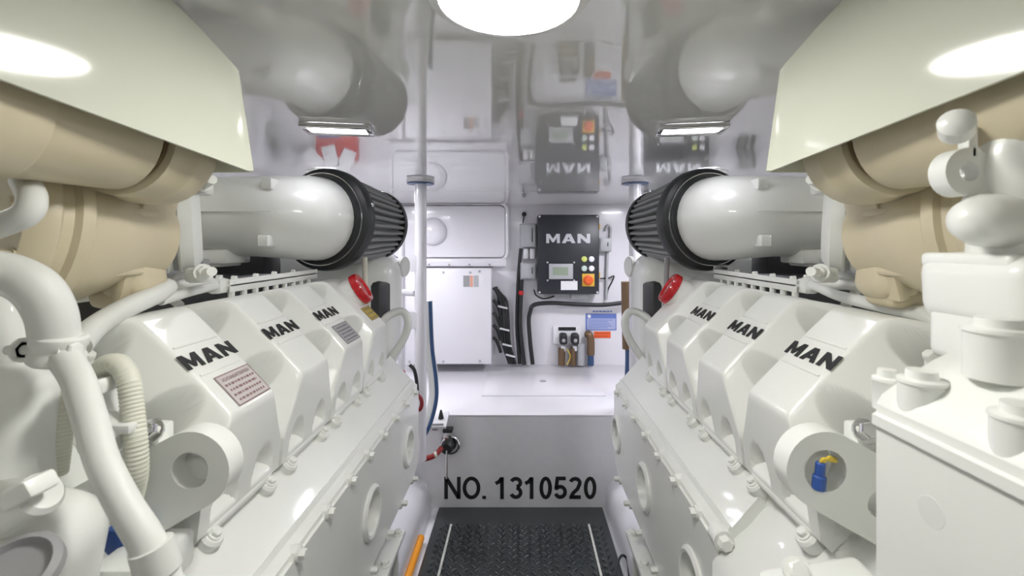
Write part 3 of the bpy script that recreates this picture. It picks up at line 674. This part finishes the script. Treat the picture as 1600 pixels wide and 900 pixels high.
def stroke(g, P, o, k, closed=False, w=SW):
    n = len(P); L = []; Q = []
    for i, p in enumerate(P):
        a = Vector(P[i - 1] if i or closed else P[0]); b = Vector(P[(i + 1) % n] if i < n - 1 or closed else P[-1]); p = Vector(p)
        d1 = (p - a).normalized() if (p - a).length > 1e-6 else (b - p).normalized(); d2 = (b - p).normalized() if (b - p).length > 1e-6 else d1
        n1 = Vector((-d1.y, d1.x)); n2 = Vector((-d2.y, d2.x)); m = (n1 + n2).normalized(); m *= (w / 2) / max(.45, m.dot(n1))
        L.append(p + m); Q.append(p - m)
    f = lambda q, dy: o + Vector((q.x * k, dy, q.y * k))
    vs = [f(q, 0) for q in L] + [f(q, 0) for q in Q] + [f(q, .001) for q in L] + [f(q, .001) for q in Q]
    fs = []
    for i in range(n if closed else n - 1):
        j = (i + 1) % n; fs += [(i, j, n + j, n + i), (2 * n + i, 2 * n + j, 3 * n + j, 3 * n + i), (i, j, 2 * n + j, 2 * n + i), (n + i, n + j, 3 * n + j, 3 * n + i)]
    g.add(vs, fs)
h_ = SW / 2
GL = {'N': ([([(h_, 0), (h_, 1)], 0), ([(h_ + .02, .93), (.62 - .02, .07)], 0), ([(.62, 0), (.62, 1)], 0)], .69),
      'O': ([(arc(.38, .5, .38 - h_, .5 - h_ + .012, 0, 342, 30), 1)], .76), '0': ([(arc(.27, .5, .27 - h_, .5 - h_ + .01, 0, 342, 30), 1)], .54),
      '.': ([([(.07, 0), (.07, .14)], 0)], .14), '1': ([([(.30, 0), (.30, .985)], 0), ([(.03, .70), (.17, .78), (.30, .95)], 0)], .54),
      '3': ([(arc(.26, .735, .19, .265 - h_, 160, -80) , 0), (arc(.26, .29, .20, .29 - h_, 82, -160), 0)], .54),
      '5': ([([(.49, .93), (.14, .93), (.09, .50)] + arc(.26, .32, .205, .32 - h_, 135, -160), 0)], .54),
      '2': ([(arc(.265, .73, .195, .27 - h_, 165, -25) + [(.36, .45), (.18, .27), (.09, .10), (.09, h_)] + [(.50, h_)], 0)], .54)}
cap = 34.5 * DR / F; txt = 'NO. 1310520'; adv = [GL[c][1] + .085 if c != ' ' else .30 for c in txt]
kx = 238 * DR / F / (cap * (sum(adv) - .085)); x = at(694, 0, DR).x
for c, a in zip(txt, adv):
    if c != ' ':
        g = G()
        for P, cl in GL[c][0]: stroke(g, [(p[0] * kx, p[1]) for p in P], Vector((x, DR - .0012, at(0, 779.5, DR).z)), cap, bool(cl))
        obj('painted_character', g, INK, pn)
    x += a * cap * kx
hose_ = obj('black_cable', G().tube([at(968, 905, 1.35), at(966, 880, 1.4), at(972, 868, 1.45), at(980, 875, 1.45), at(984, 905, 1.4)], .004, 8, 6), BLACK)
tag(hose_, 'thin black cable loop beside the right edge of the tread plate', 'cable')
# seacock with lever on the step face
t = thing('bilge_valve', 'small black and chrome bilge valve with lever on the grey step', 'valve', at(702, 700, 1.74))
p = at(702, 690, DR)
obj('valve_body', G().lathe(p, (0, -1, 0), [(0, .032), (.01, .032), (.02, .030), (.02, .024), (.06, .024), (.07, .018), (.071, .001)], 28), BLACK, t)
obj('valve_ring', G().lathe(p + Vector((.008, -.012, -.004)), (0, -1, 0), [(0, .038), (.012, .038), (.016, .034), (.012, .030)], 28, False), CHROME, t)
obj('valve_cap', G().rbox(p + Vector((0, -.03, .036)), (.034, .034, .036), .006), CHROME, t)
obj('cap_top', G().rbox(p + Vector((0, -.03, .060)), (.038, .038, .014), .004), BLACK, t)
obj('lever', G().rbox(p + Vector((.002, -.075, -.055)), (.007, .005, .11), .002), CHROME, t)
g = G().tube([at(640, 716, 1.67), at(660, 717, 1.68), at(678, 712, 1.70), at(690, 700, 1.73)], .010, 12, 8)
rh = tag(obj('red_hose', g, REDH), 'short dark red hose running to the bilge valve', 'hose')
g = G(); 
q0, q1 = at(659.5, 717, 1.68), at(679, 711.5, 1.70)
g.lathe(q0, (1, .1, 0), [(0, .0115), (.01, .0115)], 14); obj('hose_band', g, HOSEY, rh); g = G().lathe(q1, (1, .3, .3), [(0, .0115), (.01, .0115)], 14); obj('hose_band', g, HOSEY, rh)
# bilge sensor box at the platform edge
t = thing('sensor_plate', 'small white sensor plate with black knob at the platform edge', 'sensor', at(688, 660, 1.79))
p = at(687, 656, 1.755)
obj('plate', G().rbox(p, (.062, .085, .012), .003, Matrix.Rotation(.35, 3, 'X')), PAPER, t)
obj('knob', G().lathe(p + Vector((.005, .0, .006)), (0, 0, 1), [(0, .011), (.01, .009), (.03, .004), (.034, .001)], 14), BLACK, t)
obj('slot', G().rbox(p + Vector((-.002, -.034, -.005)), (.045, .006, .008), .001, Matrix.Rotation(.35, 3, 'X')), GREYM, t)
obj('stem', G().rbox(p + Vector((-.015, -.01, -.02)), (.022, .022, .03), .004), GREYM, t)

# ================================================================== POLES AND HOSES BY THE AFT WALL
def pole(x, y, label, tabs):
    t = thing('support_pole', label, 'pole', (x, y, 0), 'support poles')
    obj('tube', G().cyl((x, y, ZP * 0 + .30), (0, 0, 1), .0205, CEIL - .30, 24), WALL, t)
    obj('flange', G().lathe((x, y, CEIL), (0, 0, -1), [(0, .046), (.004, .047), (.008, .047), (.010, .044)], 32), WALL, t)
    obj('flange_gasket', G().lathe((x, y, CEIL - .0102), (0, 0, -1), [(0, .0465), (.003, .0465)], 32), BLUEH, t)
    for z in tabs:
        g = G().plate(rrect(.055, .06, .024, 6), [circ(-.004, 0, .004, 12)], (x - .026, y - .018, z), (1, 0, 0), (0, 0, 1), -.006); obj('tab', g, WALL, t)
    return t
PX, PY = -.350, 1.587
lp = pole(PX, PY, 'left white support pole with bolted tabs beside the white cabinet', (.985, .788))
pole(.398, 1.587, 'right white support pole mostly hidden behind the right air filter', ())
t = lp
obj('post', G().cyl((-.425, 1.62, ZP), (0, 0, 1), .012, .75, 16), WALL, t)
obj('crossbar', G().tube([(-.425, 1.62, .88), (PX - .02, 1.59, .88)], .012, 12), WALL, t)
P = [at(668, 470, 1.72), at(671, 540, 1.72), at(677, 590, 1.72), at(677, 625, 1.71), at(666, 665, 1.69), at(646, 700, 1.67)]
g = G().tube(P, .019, 16, 8); hs = tag(obj('blue_striped_hose', g, HOSE), 'white hose with blue stripe curving down behind the left pole', 'hose')
g = G().tube([p + Vector((.012, -.013, 0)) for p in catmull(P, 8)], .0075, 8); obj('stripe', g, BLUEH, hs)
g = G().tube([at(640, 570, 1.5), at(648, 580, 1.5), at(652, 610, 1.5), at(650, 640, 1.48)], .006, 8, 6); lab(obj('sensor_wire', g, BLACK, EL), 'black wire looping down at the aft end')
g = G().lathe(at(619, 588, 1.22), (1, .2, 0), [(0, .016), (.02, .016), (.024, .012)], 16); lab(obj('end_plug', g, RED, EL), 'small red plug')
g = G().tube([at(653, 630, 1.4) + Vector((.012 * math.cos(a), 0, .022 * math.sin(a))) for a in (2 * math.pi * k / 20 for k in range(21))], .006, 8); lab(obj('rubber_grommet', g, REDH, EL), 'dark red rubber ring')
g = G().tube([at(980, 640, 1.9), at(983, 560, 1.9), at(981, 515, 1.9)], .016, 14, 6); bh = tag(obj('bronze_blue_pipe', g, BLUEH), 'blue hose with bronze fitting behind the right lifting loop', 'pipe')
obj('fitting', G().tube([at(980, 545, 1.89), at(978, 440, 1.89)], .020, 14), COPPER, bh)

# ================================================================== AFT WALL
K = D / F
def wbox(g, x0, y0, x1, y1, dep, off=0.0, bev=.003):
    a = at(x0, y1, D); b = at(x1, y0, D); return g.box((a.x, D - off - dep, a.z), (b.x, D - off, b.z), bev)
def wq(px, py, off): p = at(px, py, D); return Vector((p.x, D - off, p.z))
def control_cabinet(dx, label):
    t = thing('control_cabinet', label, 'cabinet', wq(885 + dx, 457, 0), 'engine control cabinets')
    bd = obj('body', wbox(G(), 839 + dx, 337, 932 + dx, 457, .095, 0, .008), CABINET, t)
    F0 = .0955
    obj('maker_lettering', man(G(), wq(885 + dx, 373, F0), (1, 0, 0), (0, 0, 1), 66 * K, 14 * K, .001), LETW, t)
    ds = obj('display', wbox(G(), 856 + dx, 411, 892 + dx, 434, .012, F0, .003), LTGREY, t)
    obj('screen', wbox(G(), 861.5 + dx, 416, 884.5 + dx, 428, .001, F0 + .012, 0), LCD, ds)
    for x, y in ((854, 409), (894, 409), (854, 436), (894, 436)): obj('screw', G().cyl(wq(x + dx, y, F0), (0, -1, 0), .005, .003, 8), LETW, ds)
    for x, y, m in ((909, 404, mat('yellow_green_button', (.62, .68, .18), .35)), (920, 404, PAPER), (909, 418, mat('pale_green_button', (.55, .66, .60), .35)), (920, 418, PAPER)):
        b = obj('push_button', G().lathe(wq(x + dx, y, F0), (0, -1, 0), [(0, .0155), (.006, .0155), (.007, .013), (.012, .012), (.013, .001)], 20), m, t)
    kb = obj('switch_plate', wbox(G(), 906 + dx, 426, 924.5 + dx, 445, .003, F0, .002), mat('yellow_switch_plate', (.72, .45, .05), .4), t)
    obj('switch_knob', G().lathe(wq(915 + dx, 435.5, F0 + .003), (0, -1, 0), [(0, .027), (.012, .026), (.014, .02), (.022, .018), (.023, .001)], 24), mat('orange_red_knob', (.78, .13, .03), .35), kb)
    obj('paper_label', wbox(G(), 874 + dx, 437, 899 + dx, 450.5, .001, F0, 0), PAPER, t)
    for x, y in ((842, 340), (929, 340), (842, 454), (929, 454)): obj('screw', G().cyl(wq(x + dx, y, F0), (0, -1, 0), .006, .003, 10), LETW, t)
    obj('gland_plate', wbox(G(), 891 + dx, 457.5, 917 + dx, 466, .05, .01), LTGREY, t)
    for y in (350, 425): obj('hinge_tab', wbox(G(), 932 + dx, y, 936 + dx, y + 9, .02, .02), mat('yellow_switch_plate', (.72, .45, .05), .4), t)
control_cabinet(0, 'charcoal engine control cabinet with display and buttons on the aft wall')
control_cabinet(166, 'charcoal engine control cabinet hidden behind the right air filter')
def jbox(x0, y0, x1, y1, label):
    t = thing('junction_box', label, 'junction box', wq((x0 + x1) / 2, y1, 0), 'grey junction boxes')
    obj('body', wbox(G(), x0, y0, x1, y1, .05, 0, .004), LTGREY, t); obj('lid', wbox(G(), x0 + 1.5, y0 + 1.5, x1 - 1.5, y1 - 1.5, .006, .05, .002), LTGREY, t)
    obj('slot', wbox(G(), x1 - 7, y0 + 7, x1 - 5.5, y1 - 8, .001, .056, 0), DARK, t)
    return t
jbox(812, 350, 837.5, 386, 'grey junction box left of the control cabinet, upper one')
jbox(813, 410, 837.5, 435, 'grey junction box left of the control cabinet, lower one')
jbox(934, 372, 953, 393, 'grey junction box right of the control cabinet')
g = wbox(G(), 817, 388, 826, 405, .035, 0, .01); wbox(g, 827.5, 388, 836.5, 405, .035, 0, .01); tag(obj('white_connector', g, PAPER), 'pair of white cable connectors between the two left junction boxes', 'connector')
t = thing('wall_knob', 'small black knob on the aft wall above the upper junction box', 'knob', wq(819, 335, 0)); obj('cap', G().lathe(wq(819, 335, 0), (0, -1, 0), [(0, .013), (.02, .013), (.025, .008), (.0251, .001)], 16), BLACK, t); obj('shaft', G().tube([wq(819, 337, .01), wq(817, 349, .01)], .004, 8), BLACK, t)
def cable(name, pts, r, m, label, off=.03, group=None, sm=6):
    return tag(obj(name, G().tube([wq(x, y, off) for x, y in pts], r, 10, sm), m), label, 'cable', group)
cable('black_cable', [(814, 388), (811, 420), (809, 460), (808, 510), (812, 566)], .011, BLACK, 'leftmost of the black cables dropping from the junction boxes', .03, 'cables below the junction boxes')
cable('black_cable', [(815, 436), (814, 460), (813, 510), (819, 566)], .012, BLACK, 'middle black cable with red band below the junction boxes', .045, 'cables below the junction boxes')
cable('red_band', [(814.5, 453), (814, 459)], .014, RED, 'red tape band round the cables below the lower junction box', .045, None, 0)
cable('black_cable', [(832, 566), (828, 530), (826, 500), (828, 486), (834, 475), (860, 472), (900, 474), (940, 475), (976, 471)], .012, BLACK, 'thick black cable running right along the wall under the control cabinet', .04)
cable('black_wire', [(936, 435), (950, 434), (958, 431), (955, 440), (949, 452), (946, 468)], .004, BLACK, 'thin black wire looping to the right of the control cabinet', .02)
cable('grey_conduit', [(948, 393), (947, 430), (946, 468)], .008, LTGREY, 'grey conduit hanging below the right junction box', .02)
cable('grey_conduit', [(952, 372), (953, 358), (949, 352), (945, 360)], .007, LTGREY, 'grey bent conduit above the right junction box', .02)
cable('black_wire', [(834, 452), (838, 461), (850, 466), (866, 462)], .004, BLACK, 'thin wire below the left corner of the control cabinet', .02)
wc = thing('white_cabinet', 'big white flat-fronted cabinet with photo sticker on the aft wall', 'cabinet', wq(700, 569, 0))
wbd = obj('body', G().box((at(634, 569, D - .16).x, D - .16, at(0, 569, D - .16).z), (at(767.5, 420, D - .16).x, D, at(0, 420, D - .16).z), .004), WALL, wc)
def w2(px, py, o): p = at(px, py, D - .16); return Vector((p.x, D - .16 - o, p.z))
st = obj('photo_sticker', G().box(w2(723, 449, .001), w2(755, 429.5, 0), 0), PAPER, wc)
obj('photo_patch', G().box(w2(724, 448, .002), w2(734, 430.5, .001), 0), GREYM, st); obj('photo_patch', G().box(w2(734.5, 448, .002), w2(739, 430.5, .001), 0), mat('salmon_print', (.75, .38, .28), .5), st); obj('photo_patch', G().box(w2(740, 448, .002), w2(748, 430.5, .001), 0), LTGREY, st)
for x, y in ((693, 425.5), (735, 426), (749, 424), (640, 565), (693, 565), (750, 564)): obj('screw', G().cyl(w2(x, y, 0), (0, -1, 0), .007, .004, 10), LTGREY, wc)
# cable harness right of the white cabinet
hn = thing('cable_harness', 'black cable harness tied beside the white cabinet', 'cable', wq(790, 566, 0))
g = G()
for k, xo in enumerate((0, 4, 8, 12)): g.tube([wq(776 + xo * .7, 447 + k * 4, .03), wq(780 + xo, 470, .035), wq(783 + xo, 500, .04), wq(786 + xo * .9, 535, .04), wq(796 + xo * .8, 566, .035)], .007, 8, 5)
obj('cables', g, BLACK, hn)
for k in range(5):
    y = 452 + k * 19; obj('branch', G().tube([wq(771.5, y - 4, .05), wq(776, y + 1, .05), wq(780, y + 10, .045), wq(783, y + 20, .04)], .009, 8, 5), BLACK, hn)
for x, y in ((786, 478), (789, 512), (793, 536), (798, 552)): obj('cable_tie', G().rbox(wq(x, y, .055), (.055, .012, .009), .002, Matrix.Rotation(.25, 3, 'Y')), PAPER, hn)
# fuel filter / valve unit
fu = thing('separator_unit', 'white bracket with two black valves above bronze pipes on the aft wall', 'valve unit', wq(885, 566, 0))
wbox(g := G(), 864, 509, 907, 537, .02, 0, .006); obj('bracket', g, PAPER, fu)
obj('slot', wbox(G(), 872, 510, 899, 515, .004, .02, .001), BLACK, fu)
for x in (878.5, 896.5):
    vk = obj('valve', G().rbox(wq(x, 526, .055), (.042, .06, .06), .012, None, 3), BLACK, fu); obj('valve_label', G().cyl(wq(x, 527, .086), (0, -1, 0), .010, .002, 14), GREYL, vk); obj('valve_neck', wbox(G(), x - 3, 537, x + 3, 545, .03, .03, .003), PAPER, vk)
for x, y0, r in ((876.5, 541, .020), (893.5, 541, .018)): obj('bronze_pipe', G().tube([wq(x, y0, .045), wq(x, 567, .045)], r, 14), COPPER, fu)
obj('grey_pipe', G().tube([wq(906, 535, .04), wq(906, 567, .04)], .022, 14), LTGREY, fu)
obj('wire', G().tube([wq(884, 541, .07), wq(889, 552, .07), wq(884, 565, .07)], .003, 6, 5), YELLOW, fu)
bp = tag(obj('bronze_elbow_pipe', G().tube([wq(916, 520, .03), wq(919, 521, .045), wq(921, 530, .05), wq(921, 551, .05)], .021, 14, 5), COPPER), 'bronze elbow pipe ending in blue hose right of the valve unit', 'pipe')
obj('blue_hose', G().tube([wq(921, 549, .05), wq(921, 567, .05)], .017, 14), BLUEH, bp)
# signs
sg = tag(obj('blue_notice', wbox(G(), 915, 490, 963, 516, .003, 0, 0), BLUEL), 'blue and white printed notice on the aft wall', 'sign')
obj('notice_body', wbox(G(), 917, 497.5, 961.5, 514.5, .0008, .003, 0), BLUELL, sg)
obj('notice_logo', G().cyl(wq(920.5, 494, .003), (0, -1, 0), .010, .001, 16), PAPER, sg)
g = G()
for k in range(6): wbox(g, 919 + (k % 2), 499.5 + k * 2.4, 957 - (k * 7) % 9, 500.3 + k * 2.4, .0004, .0038, 0)
for k in range(4): wbox(g, 945 + k * 4, 492.5, 948 + k * 4, 495, .0004, .003, 0)
obj('notice_print', g, BLUEL, sg)
g = G()
x = 926
while x < 957: wd_ = random.uniform(3, 7); wbox(g, x, 485.5, x + wd_, 487.8, .0008, 0, 0); x += wd_ + 1
obj('notice_heading', g, BLUEL, sg)
rs = tag(obj('orange_notice', wbox(G(), 928, 518, 954, 528, .003, 0, 0), REDL), 'small orange red notice below the blue one', 'sign')
g = G(); wbox(g, 930, 520, 952, 521, .0005, .003, 0); wbox(g, 930, 524.5, 950, 525.4, .0005, .003, 0); obj('notice_print', g, mat('dark_red_print', (.4, .05, .02), .5), rs)
# things low on the wall behind the left filter (seen mirrored in the ceiling)
rb = thing('red_locker', 'red wall box with blue plate and white tags behind the left air filter', 'box', wq(530, 436, 0))
obj('body', wbox(G(), 500, 388, 562, 437, .06, 0, .006), RED, rb); obj('plate', wbox(G(), 504, 421, 538, 432, .002, .06, 0), BLUE, rb); obj('strip', wbox(G(), 540, 424, 547, 437, .002, .06, 0), PAPER, rb)
for x, y, a in ((498, 388, .75), (524, 392, .25), (548, 386, -.4)): obj('paper_tag', G().rbox(wq(x, y, .066), (.075, .003, .12), 0, Matrix.Rotation(a, 3, 'Y')), PAPER, rb)
tag(obj('white_locker', wbox(G(), 405, 372, 428, 470, .12, 0, .006), WALL), 'white locker on the aft wall behind the left heat shield', 'locker')
g = G().tube([wq(430, 432, .05), wq(446, 428, .06), wq(456, 408, .06), wq(458, 380, .05)], .042, 18, 8, True, (.02, .004)); tag(obj('ribbed_duct', g, LTGREY), 'grey ribbed duct beside the red wall box', 'duct')
for k, x in enumerate((1150, 1160, 1170)): cable('black_cable', [(x, 375), (x + 3, 390), (x - 2, 405), (x + 2, 425)], .012, BLACK, ('first', 'second', 'third')[k] + ' black cable behind the right air filter counted from the aisle', .04, 'cables behind the right air filter')
